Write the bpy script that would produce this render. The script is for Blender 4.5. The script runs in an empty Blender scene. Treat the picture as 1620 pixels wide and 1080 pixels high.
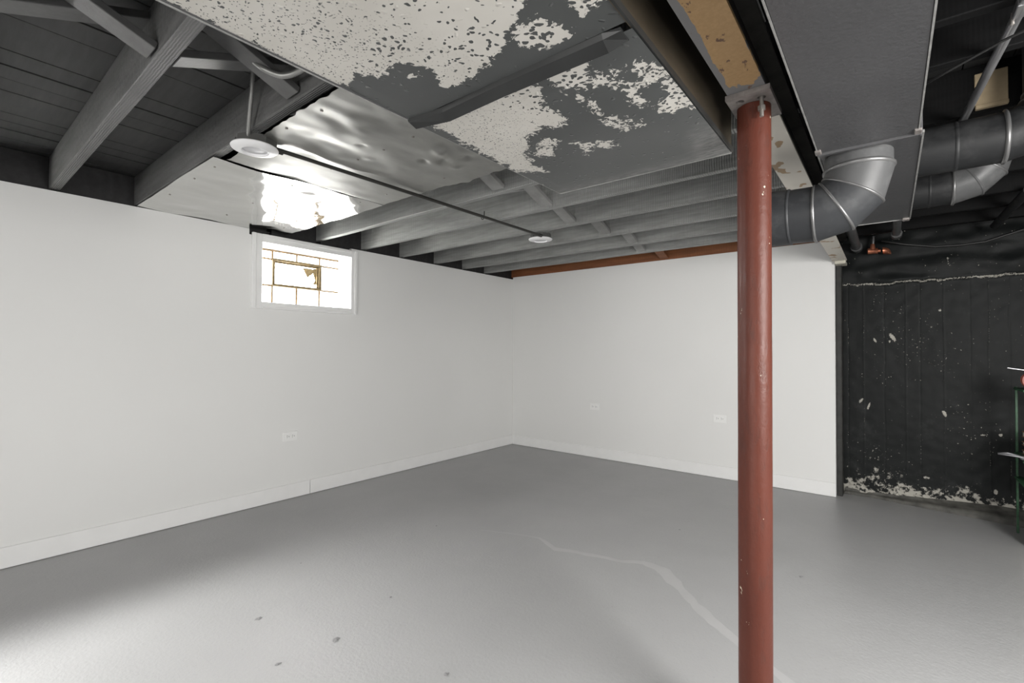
import bpy, bmesh, math, random
import numpy as np
from mathutils import Vector, Matrix, noise as mnoise
S = bpy.context.scene
COL = S.collection
rnd = random.Random(7)

# ---------------------------------------------------------------- camera, light, exposure
def rotation(yaw, pitch, roll):
    r = np.array([math.cos(yaw), math.sin(yaw), 0]); f = np.array([-math.sin(yaw), math.cos(yaw), 0]); u = np.array([0, 0, 1.])
    f2 = math.cos(pitch)*f + math.sin(pitch)*u; u2 = math.cos(pitch)*u - math.sin(pitch)*f
    r3 = math.cos(roll)*r + math.sin(roll)*u2; u3 = math.cos(roll)*u2 - math.sin(roll)*r
    return r3, u3, -f2
cam_data = bpy.data.cameras.new('camera'); cam = bpy.data.objects.new('camera', cam_data); COL.objects.link(cam)
r3, u3, b3 = rotation(0.67396, 0.016607, 0.005235)
m = Matrix.Identity(4)
for i in range(3):
    m[i][0], m[i][1], m[i][2] = r3[i], u3[i], b3[i]
m.translation = Vector((0, 0, 1.2))
cam.matrix_world = m
cam_data.sensor_width = 36; cam_data.lens = 747.0/1620*36; cam_data.clip_start = 0.02
S.camera = cam

S.view_settings.view_transform = 'Standard'; S.view_settings.look = 'None'
S.view_settings.exposure = 1.0; S.view_settings.gamma = 1.0
S.view_settings.use_curve_mapping = False

W = bpy.data.worlds.new('world'); S.world = W; W.use_nodes = True
W.node_tree.nodes['Background'].inputs[0].default_value = (0.85, 0.92, 1, 1)
W.node_tree.nodes['Background'].inputs[1].default_value = 1.0

def area(name, loc, target, sx, sy, power, color=(1, 1, 1)):
    l = bpy.data.lights.new(name, 'AREA'); l.shape = 'RECTANGLE'; l.size = sx; l.size_y = sy; l.energy = power; l.color = color
    o = bpy.data.objects.new(name, l); COL.objects.link(o); o.location = loc
    d = Vector(target) - Vector(loc); o.rotation_euler = d.to_track_quat('-Z', 'Y').to_euler()
    return o
# fill lamps added inside the unseen rear and right walls, which have no openings
area('rear_fill_lamp', (-0.6, -3.1, 1.15), (-0.9, 4, 0.9), 2.6, 1.7, 47, (1, 0.985, 0.96))
area('right_fill_lamp', (1.66, 1.3, 1.40), (-0.2, 2.6, 0.0), 1.7, 1.0, 88, (1, 0.985, 0.96))
# strip lamp added in the unseen second left window to sharpen the floor shadow
vent = area('window_2_strip_lamp', (-3.945, -0.40, 1.868), (-2.6, -0.2, 0.5), 0.70, 0.06, 35, (1, 0.99, 0.97))
vent.data.spread = math.radians(108)
GLASS_POWER = 6.0

# ---------------------------------------------------------------- key planes (metres)
XW, YB = -3.752, 4.71            # left wall face, back wall face
XR, YR = 1.75, -3.2               # right and rear walls, behind or beside the camera
YF = 4.90                        # black foundation wall face
ZJ, ZP = 2.11, 2.295             # joist bottoms, subfloor underside

# ---------------------------------------------------------------- mesh helpers
def tag(o, label=None, cat=None, group=None, kind=None):
    if label: o['label'] = label
    if cat: o['category'] = cat
    if group: o['group'] = group
    if kind: o['kind'] = kind
    return o
def empty(name, loc, label=None, cat=None, group=None, kind=None, parent=None):
    o = bpy.data.objects.new(name, None); COL.objects.link(o); o.location = loc; o.empty_display_size = 0.05
    if parent: o.parent = parent
    return tag(o, label, cat, group, kind)
def put(name, bm, mats, parent=None, smooth=False, angle=None, origin=None):
    """Link a bmesh given in world coordinates as one mesh object."""
    if origin is None:
        origin = Vector((0, 0, 0))
        if parent is not None:
            p = parent
            while p is not None:
                origin += p.location; p = p.parent
    bmesh.ops.recalc_face_normals(bm, faces=bm.faces)
    me = bpy.data.meshes.new(name)
    for v in bm.verts: v.co -= Vector(origin)
    bm.to_mesh(me); bm.free()
    if not isinstance(mats, (list, tuple)): mats = [mats]
    for q in mats: me.materials.append(q)
    if smooth:
        me.polygons.foreach_set('use_smooth', [True]*len(me.polygons))
        if angle: me.set_sharp_from_angle(angle=math.radians(angle))
    o = bpy.data.objects.new(name, me); COL.objects.link(o)
    if parent is not None: o.parent = parent
    else: o.location = origin
    return o
def NB(): return bmesh.new()
def box(bm, x0, x1, y0, y1, z0, z1, bev=0.0, mat=0):
    g = bmesh.ops.create_cube(bm, size=1)
    vs = g['verts']
    for v in vs:
        v.co = Vector((x0 + (v.co.x+.5)*(x1-x0), y0 + (v.co.y+.5)*(y1-y0), z0 + (v.co.z+.5)*(z1-z0)))
    if bev:
        es = list({e for v in vs for e in v.link_edges})
        r = bmesh.ops.bevel(bm, geom=es, offset=bev, segments=1, affect='EDGES')
    if mat:
        for v in vs:
            if v.is_valid:
                for f in v.link_faces: f.material_index = mat
    return vs
def oriented_box(bm, p0, p1, w, t, up=(0, 0, 1), bev=0.0):
    """A bar from p0 to p1, w wide across, t thick along the up direction."""
    p0, p1 = Vector(p0), Vector(p1); d = (p1-p0).normalized(); s = d.cross(Vector(up)).normalized(); n = s.cross(d)
    vs = []
    for p in (p0, p1):
        for a, b in ((-1, -1), (1, -1), (1, 1), (-1, 1)):
            vs.append(bm.verts.new(p + s*a*w/2 + n*b*t/2))
    for f in ((0, 1, 2, 3), (7, 6, 5, 4), (0, 4, 5, 1), (1, 5, 6, 2), (2, 6, 7, 3), (3, 7, 4, 0)):
        bm.faces.new([vs[i] for i in f])
    if bev:
        bmesh.ops.bevel(bm, geom=list({e for v in vs for e in v.link_edges}), offset=bev, segments=1, affect='EDGES')
def tube(bm, pts, rad, n=16, caps=True, normals=None):
    """A tube through pts; rad a number or a list."""
    pts = [Vector(p) for p in pts]; rings = []
    ref = None
    for i, p in enumerate(pts):
        if normals: d = Vector(normals[i]).normalized()
        else:
            a = pts[max(0, i-1)]; b = pts[min(len(pts)-1, i+1)]; d = (b-a).normalized()
        if ref is None:
            ref = Vector((0, 1, 0)) if abs(d.y) < .8 else Vector((0, 0, 1))
        s = (ref - d*ref.dot(d)).normalized(); ref = s; t = d.cross(s)
        r = rad[i] if isinstance(rad, (list, tuple)) else rad
        rings.append([bm.verts.new(p + (s*math.cos(2*math.pi*k/n) + t*math.sin(2*math.pi*k/n))*r) for k in range(n)])
    for a, b in zip(rings, rings[1:]):
        for k in range(n):
            bm.faces.new((a[k], a[(k+1) % n], b[(k+1) % n], b[k]))
    if caps:
        bm.faces.new(rings[0][::-1]); bm.faces.new(rings[-1])
    return rings
def lathe(bm, c, prof, n=32, axis='z'):
    """prof = [(radius, height)...] about an upright axis through c."""
    rings = []
    for r, h in prof:
        if r < 1e-6: rings.append([bm.verts.new((c[0], c[1], c[2]+h))])
        else: rings.append([bm.verts.new((c[0]+r*math.cos(2*math.pi*k/n), c[1]+r*math.sin(2*math.pi*k/n), c[2]+h)) for k in range(n)])
    for a, b in zip(rings, rings[1:]):
        for k in range(n):
            q = []
            for v in (a[k % len(a)], a[(k+1) % len(a)], b[(k+1) % len(b)], b[k % len(b)]):
                if v not in q: q.append(v)
            if len(q) > 2: bm.faces.new(q)
def grid(bm, nx, ny, fn):
    """fn(s, t) -> point, for s, t in 0..1."""
    vs = [[bm.verts.new(fn(i/nx, j/ny)) for j in range(ny+1)] for i in range(nx+1)]
    for i in range(nx):
        for j in range(ny):
            bm.faces.new((vs[i][j], vs[i+1][j], vs[i+1][j+1], vs[i][j+1]))
    return vs
def float_attr(o, name, vals):
    a = o.data.attributes.new(name, 'FLOAT', 'POINT'); a.data.foreach_set('value', np.asarray(vals, dtype=np.float32))

# ---------------------------------------------------------------- materials
def srgb(r, g, b):
    return tuple(((c/255)/12.92 if c/255 <= .04045 else ((c/255+.055)/1.055)**2.4) for c in (r, g, b)) + (1,)
class M:
    def __init__(s, name):
        s.m = bpy.data.materials.new(name); s.m.use_nodes = True; s.t = s.m.node_tree; s.b = s.t.nodes['Principled BSDF']
        s._c = None
    def n(s, typ, **k):
        q = s.t.nodes.new(typ)
        for a, v in k.items(): setattr(q, a, v)
        return q
    def link(s, a, b): s.t.links.new(a, b); return s
    def co(s):
        if s._c is None: s._c = s.n('ShaderNodeTexCoord').outputs['Object']
        return s._c
    def scaled(s, v, loc=(0, 0, 0)):
        q = s.n('ShaderNodeMapping'); q.inputs['Scale'].default_value = v; q.inputs['Location'].default_value = loc; s.link(s.co(), q.inputs[0]); return q.outputs[0]
    def noise(s, scale, detail=3, rough=.55, vec=None, dist=0, lac=2):
        q = s.n('ShaderNodeTexNoise'); q.inputs['Scale'].default_value = scale; q.inputs['Detail'].default_value = detail
        q.inputs['Roughness'].default_value = rough; q.inputs['Distortion'].default_value = dist
        s.link(vec or s.co(), q.inputs['Vector']); return q.outputs['Fac']
    def voronoi(s, scale, vec=None, rand=1, feature='F1'):
        q = s.n('ShaderNodeTexVoronoi', feature=feature); q.inputs['Scale'].default_value = scale; q.inputs['Randomness'].default_value = rand
        s.link(vec or s.co(), q.inputs['Vector']); return q.outputs['Distance']
    def wave(s, scale, dist=0, detail=2, axis='X', vec=None):
        q = s.n('ShaderNodeTexWave', bands_direction=axis); q.inputs['Scale'].default_value = scale; q.inputs['Distortion'].default_value = dist
        q.inputs['Detail'].default_value = detail; s.link(vec or s.co(), q.inputs['Vector']); return q.outputs['Fac']
    def math(s, op, a, b=None, clamp=False):
        q = s.n('ShaderNodeMath', operation=op, use_clamp=clamp)
        for i, v in enumerate((a, b)):
            if v is None: continue
            if isinstance(v, (int, float)): q.inputs[i].default_value = v
            else: s.link(v, q.inputs[i])
        return q.outputs[0]
    def ramp(s, f, stops):
        q = s.n('ShaderNodeValToRGB'); e = q.color_ramp.elements
        while len(e) < len(stops): e.new(.5)
        for k, (p, c) in zip(e, stops): k.position = p; k.color = c if len(c) == 4 else tuple(c)+(1,)
        s.link(f, q.inputs[0]); return q.outputs[0]
    def step(s, f, lo, hi):
        q = s.n('ShaderNodeMapRange'); q.inputs[1].default_value = lo; q.inputs[2].default_value = hi
        s.link(f, q.inputs[0]); return q.outputs[0]
    def attr(s, name): q = s.n('ShaderNodeAttribute', attribute_name=name); return q.outputs['Fac']
    def mix(s, f, a, b):
        q = s.n('ShaderNodeMix', data_type='RGBA')
        for i, v in ((0, f), (6, a), (7, b)):
            if isinstance(v, (int, float, tuple)): q.inputs[i].default_value = v
            else: s.link(v, q.inputs[i])
        return q.outputs[2]
    def sep(s, which):
        q = s.n('ShaderNodeSeparateXYZ'); s.link(s.co(), q.inputs[0]); return q.outputs[which]
    def set(s, name, v):
        i = s.b.inputs[name]
        if isinstance(v, (int, float, tuple)): i.default_value = v
        else: s.link(v, i)
        return s
    def bump(s, h, strength=.3, dist=.01):
        q = s.n('ShaderNodeBump'); q.inputs['Strength'].default_value = strength; q.inputs['Distance'].default_value = dist
        s.link(h, q.inputs['Height']); s.link(q.outputs[0], s.b.inputs['Normal']); return s
def simple(name, c, rough=.6, metal=0, var=.12, scale=8, bump=0, bscale=60):
    q = M(name); dark = tuple(x*(1-var) for x in c[:3])+(1,); lite = tuple(min(1, x*(1+var)) for x in c[:3])+(1,)
    q.set('Base Color', q.ramp(q.noise(scale), [(.3, dark), (.7, lite)])).set('Roughness', rough).set('Metallic', metal)
    if bump: q.bump(q.noise(bscale), bump, .004)
    return q.m

def wall_paint():
    q = M('white_wall_paint')
    q.set('Base Color', q.ramp(q.noise(.8, 2), [(.3, (.735, .735, .725)), (.7, (.76, .76, .75))])).set('Roughness', .62)
    q.bump(q.noise(220, 2), .04, .002); return q.m
def floor_paint():
    q = M('grey_floor_paint')
    big = q.noise(.7, 4, .6); fine = q.noise(70, 3, .6)
    spots = q.step(q.voronoi(7), .035, .02)
    spots = q.math('MULTIPLY', spots, q.step(q.noise(1.3, 2), .5, .62))
    base = q.mix(q.step(big, .3, .7), (.33, .33, .332, 1), (.38, .38, .382, 1))
    base = q.mix(q.math('MULTIPLY', q.step(fine, .60, .75), .25), base, (.2, .2, .2, 1))
    q.set('Base Color', q.mix(q.math('MULTIPLY', spots, .35), base, (.12, .12, .12, 1)))
    q.set('Roughness', q.math('ADD', q.math('MULTIPLY', q.noise(2.5, 3), .16), .33))
    q.set('Specular IOR Level', .5)
    h = q.math('ADD', q.math('MULTIPLY', q.noise(75, 3, .6), .7), q.math('MULTIPLY', q.noise(9, 2), .8))
    q.bump(h, .32, .006); return q.m
def joist_paint(name, c, axis='X', scale=26, saw=.35, dist=1.5, spec=.4):
    q = M(name); q.set('Specular IOR Level', spec)
    grain = q.noise(6, 4, .6, q.scaled((.6, 6, 6))); knots = q.step(q.voronoi(1.6, q.scaled((1, .01, 3))), .11, .04)
    d = tuple(x*.72 for x in c)+(1,); l = tuple(x*1.25 for x in c)+(1,)
    base = q.ramp(grain, [(.3, d), (.7, l)])
    w = q.wave(scale, dist, 2, axis)
    base = q.mix(q.math('MULTIPLY', q.step(w, .75, .2), saw*.9), base, tuple(x*.6 for x in c)+(1,))
    q.set('Base Color', q.mix(q.math('MULTIPLY', knots, .6), base, tuple(x*.35 for x in c)+(1,))).set('Roughness', .55)
    q.bump(q.math('ADD', w, grain), saw, .004); return q.m
def peeling():
    """dark grey paint coming off a cream primer; the 'peel' attribute holds where it has come off"""
    q = M('peeling_duct_paint'); p = q.attr('peel'); sp = q.attr('speck')
    warp = q.n('ShaderNodeVectorMath', operation='ADD'); q.link(q.co(), warp.inputs[0])
    nz = q.n('ShaderNodeTexNoise'); nz.inputs['Scale'].default_value = 30; q.link(q.co(), nz.inputs['Vector'])
    sc = q.n('ShaderNodeVectorMath', operation='SCALE'); q.link(nz.outputs['Color'], sc.inputs[0]); sc.inputs[3].default_value = .03; q.link(sc.outputs[0], warp.inputs[1])
    wv = warp.outputs[0]
    edge = q.math('ADD', q.math('MULTIPLY', q.math('SUBTRACT', q.noise(62, 4, .65, wv), .5), .95), q.math('MULTIPLY', q.math('SUBTRACT', q.noise(14, 2, .5, wv), .5), .55))
    f = q.math('ADD', p, edge)
    cream = q.step(f, .492, .508)
    # round leftovers of paint on the cream, more of them towards the peel's border
    v1 = q.voronoi(62, wv); v2 = q.voronoi(130, wv)
    thr = q.math('MULTIPLY', q.noise(5, 2), q.math('SUBTRACT', .74, q.math('MULTIPLY', sp, .24)))
    d1 = q.step(q.math('SUBTRACT', v1, q.math('SUBTRACT', thr, .08)), .012, -.012)
    d2 = q.math('MULTIPLY', q.step(v2, .24, .2), sp)
    dots = q.math('MAXIMUM', d1, d2)
    cream = q.math('MULTIPLY', cream, q.math('SUBTRACT', 1.0, dots))
    tone = q.mix(q.noise(9, 2), (.52, .50, .455, 1), (.64, .62, .58, 1))
    dark = q.mix(q.noise(5, 3), (.058, .062, .061, 1), (.082, .086, .086, 1))
    # pale smear at the far corner, fine scratches
    sm = q.math('MULTIPLY', q.attr('smear'), q.step(q.noise(20, 4, .65, q.scaled((1, 3, 1))), .35, .75))
    dark = q.mix(sm, dark, (.30, .29, .28, 1))
    q.set('Base Color', q.mix(cream, dark, tone)).set('Roughness', q.math('ADD', q.math('MULTIPLY', cream, .3), .34))
    h = q.math('ADD', q.math('MULTIPLY', cream, -.6), q.math('MULTIPLY', q.step(q.voronoi(34, wv), .2, .05), .8))
    q.bump(h, .5, .004); return q.m
def sheet_metal(name, c, rough, var=.1, dirty=.3, scale=5):
    q = M(name)
    st = q.step(q.noise(scale, 4, .6, q.scaled((1, .35, 1))), .45, .75)
    q.set('Base Color', q.mix(q.math('MULTIPLY', st, dirty), c+(1,), tuple(x*.55 for x in c)+(1,))).set('Metallic', 1)
    q.set('Roughness', q.math('ADD', q.math('MULTIPLY', q.noise(3, 3), var), rough))
    return q.m
def red_post():
    q = M('red_brown_post_paint')
    base = q.mix(q.noise(6, 4, .6, q.scaled((1, 1, .5))), (.060, .0155, .010, 1), (.112, .033, .021, 1))
    drk = q.step(q.noise(34, 5, .7, q.scaled((1, 1, .3))), .54, .66); base = q.mix(q.math('MULTIPLY', drk, .7), base, (.07, .025, .018, 1))
    fl = q.step(q.noise(42, 3, .6, q.scaled((1, 1, .5), (3, 1, 2))), .722, .732)
    q.set('Base Color', q.mix(fl, base, (.52, .48, .38, 1))).set('Roughness', q.math('ADD', q.math('MULTIPLY', q.noise(12, 3), .3), .27)).set('Specular IOR Level', .22)
    q.bump(q.math('ADD', q.noise(45, 3, .6), q.math('MULTIPLY', drk, -.4)), .3, .004); return q.m
def flange_paint():
    """grey paint worn to tan on the near flange, cream with tan chips beyond the post"""
    q = M('worn_beam_flange'); y = q.sep(1)
    n1 = q.noise(9, 4, .6)
    tan = q.mix(q.noise(120, 2), (.30, .19, .085, 1), (.43, .28, .14, 1))
    worn = q.attr('worn')
    near = q.mix(q.step(q.math('ADD', worn, q.math('MULTIPLY', q.math('SUBTRACT', n1, .5), 1.5)), .49, .51), (.17, .17, .175, 1), tan)
    rust = q.step(q.noise(22, 4, .6, q.scaled((1, .6, 1), (2, 5, 0))), .64, .66); near = q.mix(rust, near, (.13, .075, .05, 1))
    far = q.mix(q.step(q.noise(10, 2, .5, q.scaled((1.4, 1, 1), (.7, .3, 0))), .615, .625), (.60, .57, .51, 1), (.33, .22, .12, 1))
    q.set('Base Color', q.mix(q.step(y, 1.52, 1.56), near, far)).set('Roughness', .55)
    q.bump(n1, .2, .003); return q.m
def black_wall():
    q = M('black_foundation_paint'); z = q.sep(2); ch = q.attr('chip')
    base = q.mix(q.noise(3.5, 5, .65), (.004, .005, .005, 1), (.013, .0145, .0145, 1))
    dust = q.step(q.noise(5, 6, .7), .58, .80); base = q.mix(q.math('MULTIPLY', dust, .35), base, (.06, .063, .063, 1))
    fl = q.step(q.math('ADD', q.noise(60, 3, .6), q.math('MULTIPLY', q.noise(4, 2), .35)), .885, .91)
    eff = q.step(q.math('ADD', q.math('ADD', q.math('MULTIPLY', z, -1.9), q.math('MULTIPLY', q.noise(24, 5, .7), 1.25)), q.math('MULTIPLY', q.noise(4, 2), .55)), .65, .75)
    f = q.math('MAXIMUM', q.math('MAXIMUM', fl, eff), q.step(q.math('ADD', ch, q.math('MULTIPLY', q.math('SUBTRACT', q.noise(110, 4, .7), .5), 1.5)), .50, .58))
    pale = q.mix(q.noise(18, 3), (.24, .23, .20, 1), (.52, .50, .45, 1))
    q.set('Base Color', q.mix(f, base, pale)).set('Roughness', .5).set('Specular IOR Level', .15)
    q.bump(q.math('ADD', q.noise(30, 5, .65), q.math('MULTIPLY', f, -.3)), .2, .004); return q.m
def pipe_paint(name, c, rough=.4, dust=.25):
    q = M(name); q.set('Specular IOR Level', .32); d = q.step(q.noise(9, 5, .65), .5, .8)
    q.set('Base Color', q.mix(q.math('MULTIPLY', d, dust), tuple(c)+(1,), (.20, .20, .20, 1))).set('Roughness', q.math('ADD', q.math('MULTIPLY', q.noise(14, 3), .2), rough))
    q.bump(q.noise(50, 4, .6), .15, .003); return q.m
def duct_grey():
    q = M('dark_grey_duct_paint')
    c = q.mix(q.noise(4, 4, .6), (.050, .050, .052, 1), (.078, .078, .081, 1))
    sc = q.step(q.noise(40, 2, .5, q.scaled((.5, 6, 1))), .74, .80); c = q.mix(q.math('MULTIPLY', sc, .35), c, (.25, .25, .25, 1))
    q.set('Base Color', c).set('Roughness', .42); q.bump(q.noise(85, 3, .6), .4, .004); return q.m
def glow(name, c, power, tint=None):
    q = M(name); q.set('Base Color', (.8, .8, .8, 1)).set('Roughness', .2)
    n = q.ramp(q.noise(9, 2), [(.25, tuple(x*.82 for x in c)+(1,)), (.7, tuple(c)+(1,))])
    q.set('Emission Color', n).set('Emission Strength', power); return q.m

MAT = dict(
    wall=wall_paint(), floor=floor_paint(), trim=simple('white_trim_paint', (.80, .80, .795), .4, var=.02),
    joist=joist_paint('grey_joist_paint_sawn_lit', (.30, .305, .295), 'X', 26, .62), joist_near=joist_paint('grey_joist_paint_near', (.115, .115, .113), 'Y', 42, .5, 2.2),  # far sawn joists: grey lightened to carry the window light on them
    joist_right=joist_paint('black_joist_paint', (.006, .006, .0062), 'X', 26, .05, 1.5, .12),
    plank=joist_paint('grey_plank_paint', (.036, .036, .036), 'X', 2, .05, 6), plank_black=simple('black_plank_paint', (.012, .012, .012), .7, var=.3),
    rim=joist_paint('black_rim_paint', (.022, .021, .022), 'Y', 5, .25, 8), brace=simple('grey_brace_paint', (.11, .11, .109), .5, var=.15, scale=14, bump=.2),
    brace_lit=simple('grey_brace_paint_lit', (.23, .23, .225), .5, var=.15, scale=14, bump=.2), bare=joist_paint('bare_reddish_wood', (.20, .075, .030), 'X', 14, .15, 4), tan=simple('tan_bare_wood', (.42, .33, .21), .7, var=.15, scale=12, bump=.2),  # far braces get a lighter copy of the grey, matching the window-lit joists
    peel=peeling(), duct=duct_grey(), side=sheet_metal('grimy_duct_side', (.16, .135, .10), .38, .2, .75, 6), cleat=simple('dark_cleat_paint', (.018, .019, .019), .35, var=.25),
    seam=simple('worn_seam_edge', (.33, .33, .32), .45, .4, .2, 30), shiny=sheet_metal('galvanised_sheet', (.62, .62, .60), .05, .08, .25), dull=sheet_metal('dull_dented_sheet', (.40, .40, .38), .42, .14, .4, 8),
    post=red_post(), flange=flange_paint(), beam=simple('dark_beam_paint', (.05, .047, .043), .55, var=.4, scale=12, bump=.3), plate=simple('worn_steel_plate', (.22, .20, .19), .5, .3, .3, 30, .4), bolt=simple('old_bolt_steel', (.30, .28, .26), .45, .7),
    pipe=pipe_paint('blue_grey_pipe_paint', (.028, .0295, .032)), pipe_pale=pipe_paint('grey_elbow_metal', (.075, .076, .077), .33, .5), pipe_black=pipe_paint('black_pipe_paint', (.010, .0105, .0112), .42, .15), ring=simple('pipe_bead', (.17, .17, .17), .35, .6),
    conduit=simple('black_conduit_paint', (.026, .025, .022), .45), silver=simple('bare_conduit_metal', (.55, .55, .56), .28, .85, .1), armor=simple('armoured_cable', (.30, .30, .29), .4, .6), cable=simple('black_cable', (.02, .02, .02), .5),
    lamp=simple('white_lamp_trim', (.86, .86, .87), .35, var=.01), lens=simple('lamp_lens', (.62, .62, .64), .3, var=.01), can=simple('grey_lamp_can', (.12, .12, .115), .45, .3),
    socket=simple('white_socket', (.82, .82, .81), .3, var=.01), slot=simple('dark_slot', (.03, .03, .03), .6),
    black=black_wall(), kerb=simple('grimy_kerb_concrete', (.075, .073, .065), .7, var=.5, scale=14, bump=.4), recess_dark=simple('dark_recess_fill', (.022, .022, .020), .6, var=.4, scale=20), copper=simple('aged_copper', (.50, .19, .11), .38, .75, .3, 40),
    glass=glow('daylit_glass_block', (1, 1, .99), GLASS_POWER), glass_dim=glow('shaded_glass_block', (1, 1, .99), 5.0), pane=glow('daylit_vent_pane', (1, .985, .95), 32.0), mortar=simple('stained_mortar', (.17, .11, .05), .8, var=.35, scale=25), brass=simple('aged_vent_frame', (.12, .085, .037), .5, .2, .35, 40, .3), paper=simple('torn_paper', (.20, .145, .07), .8, var=.25, scale=60),
    green=simple('green_rack_paint', (.018, .07, .03), .5, var=.4, scale=30), cream=simple('cream_board', (.55, .53, .45), .6), brown=simple('brown_binding', (.19, .10, .05), .6, var=.3), greytool=simple('grey_tool_metal', (.26, .26, .27), .4, .6), redpl=simple('red_reel', (.33, .07, .04), .4), mint=simple('pale_green_pail', (.26, .50, .28), .45, var=.25, scale=18), crack=simple('pale_filler_strip', (.405, .405, .405), .42, var=.04), chip=simple('grey_paint_flake', (.24, .24, .24), .5))

# ================================================================ setting
# floor
bm = NB(); grid(bm, 60, 80, lambda s, t: Vector((-4.0 + s*5.8, -3.3 + t*8.4, 0)))
floor = put('floor', bm, MAT['floor'], smooth=True); tag(floor, kind='structure')
CR = [(-2.129, 2.340), (-1.933, 2.425), (-1.747, 2.475), (-1.574, 2.409), (-1.363, 2.475), (-1.189, 2.505), (-1.092, 2.570), (-0.968, 2.547), (-0.789, 2.367), (-0.610, 2.202), (-0.503, 2.131), (-0.345, 2.021), (-0.243, 1.937)]
cw = [.004, .012, .022, .05, .04, .035, .06, .085, .06, .065, .055, .06, .06]
bm = NB(); L = []
pts = []
for i in range(len(CR)-1):
    for k in range(6):
        t = k/6; a, b = Vector(CR[i]), Vector(CR[i+1]); p = a.lerp(b, t)
        pts.append((p + Vector((0, .012*mnoise.noise((p.x*9, p.y*9, 1)))), (cw[i]*(1-t)+cw[i+1]*t)*(.85+.5*mnoise.noise((p.x*14, p.y*14, 5)))))
for i, (p, w) in enumerate(pts):
    d = (pts[min(i+1, len(pts)-1)][0]-pts[max(i-1, 0)][0]).normalized(); nrm = Vector((-d.y, d.x))
    L.append([bm.verts.new((*(p+nrm*w*.5), .0002)), bm.verts.new((*p, .0012)), bm.verts.new((*(p-nrm*w*.5), .0002))])
for a, b in zip(L, L[1:]):
    for k in (0, 1): bm.faces.new((a[k], a[k+1], b[k+1], b[k]))
put('filler_strip', bm, MAT['crack'], floor, smooth=True)
for i, (x, y) in enumerate([(-2.193, 0.957), (-1.787, 1.088), (-1.285, 1.227), (-1.889, 1.432), (-0.372, 2.941), (-2.572, 1.343), (-1.822, 0.867), (-1.102, 3.183), (-2.406, 2.199)]):
    bm = NB(); r = (.016, .018, .012, .009, .014, .004, .01, .008, .006)[i]
    ring = [bm.verts.new((x+r*(.5+rnd.random())*math.cos(a)*.7, y+r*(.5+rnd.random())*math.sin(a), .0006+.002*rnd.random())) for a in [k*math.pi/5 for k in range(10)]]
    c = bm.verts.new((x, y, .0045))
    for k in range(10): bm.faces.new((ring[k], ring[(k+1) % 10], c))
    put('paint_flake', bm, MAT['chip'], floor)

# left wall with a window opening (and the one behind the camera)
W1 = (1.616, 2.388, 1.551, 2.016)          # y0, y1, z0, z1 of the window opening
W2 = (-0.80, -0.03, 1.551, 2.016)
bm = NB()
TH = .225
def wl(y0, y1, z0, z1): box(bm, XW-TH, XW, y0, y1, z0, z1)
wl(YR, W2[0], 0, 2.098); wl(W2[0], W2[1], 0, W2[2]); wl(W2[0], W2[1], W2[3], 2.098)
wl(W2[1], 1.528, 0, 2.098); wl(1.528, W1[0], 0, 2.055); wl(W1[0], W1[1], 0, W1[2]); wl(W1[0], W1[1], W1[3], 2.055)
wl(W1[1], YB+.2, 0, 2.092)
bmesh.ops.remove_doubles(bm, verts=bm.verts, dist=1e-5)
wall_left = put('wall_left', bm, MAT['wall']); tag(wall_left, kind='structure')
# back wall: drywall in front of the foundation
bm = NB(); box(bm, XW, -.348, YB, YB+.115, 0, 2.118, .002)
wall_back = put('wall_back', bm, MAT['wall']); tag(wall_back, kind='structure')
bm = NB(); box(bm, XR, XR+.2, YR, YF+.3, 0, 2.30); tag(put('wall_right', bm, MAT['wall']), kind='structure')
bm = NB(); box(bm, -4.1, XR, YR-.2, YR, 0, 2.30); tag(put('wall_rear', bm, MAT['wall']), kind='structure')

# baseboards
bl = empty('baseboard_left', (XW, 0, 0), kind='structure')
for y0, y1 in ((YR, 2.024), (2.028, YB)):
    bm = NB(); box(bm, XW, XW+.012, y0, y1, .002, .116, .003); put('baseboard_length', bm, MAT['trim'], bl)
bb = empty('baseboard_back', (XW, YB, 0), kind='structure')
bm = NB(); box(bm, XW+.012, -.347, YB-.012, YB, .002, .116, .003); put('baseboard_length', bm, MAT['trim'], bb)

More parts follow.
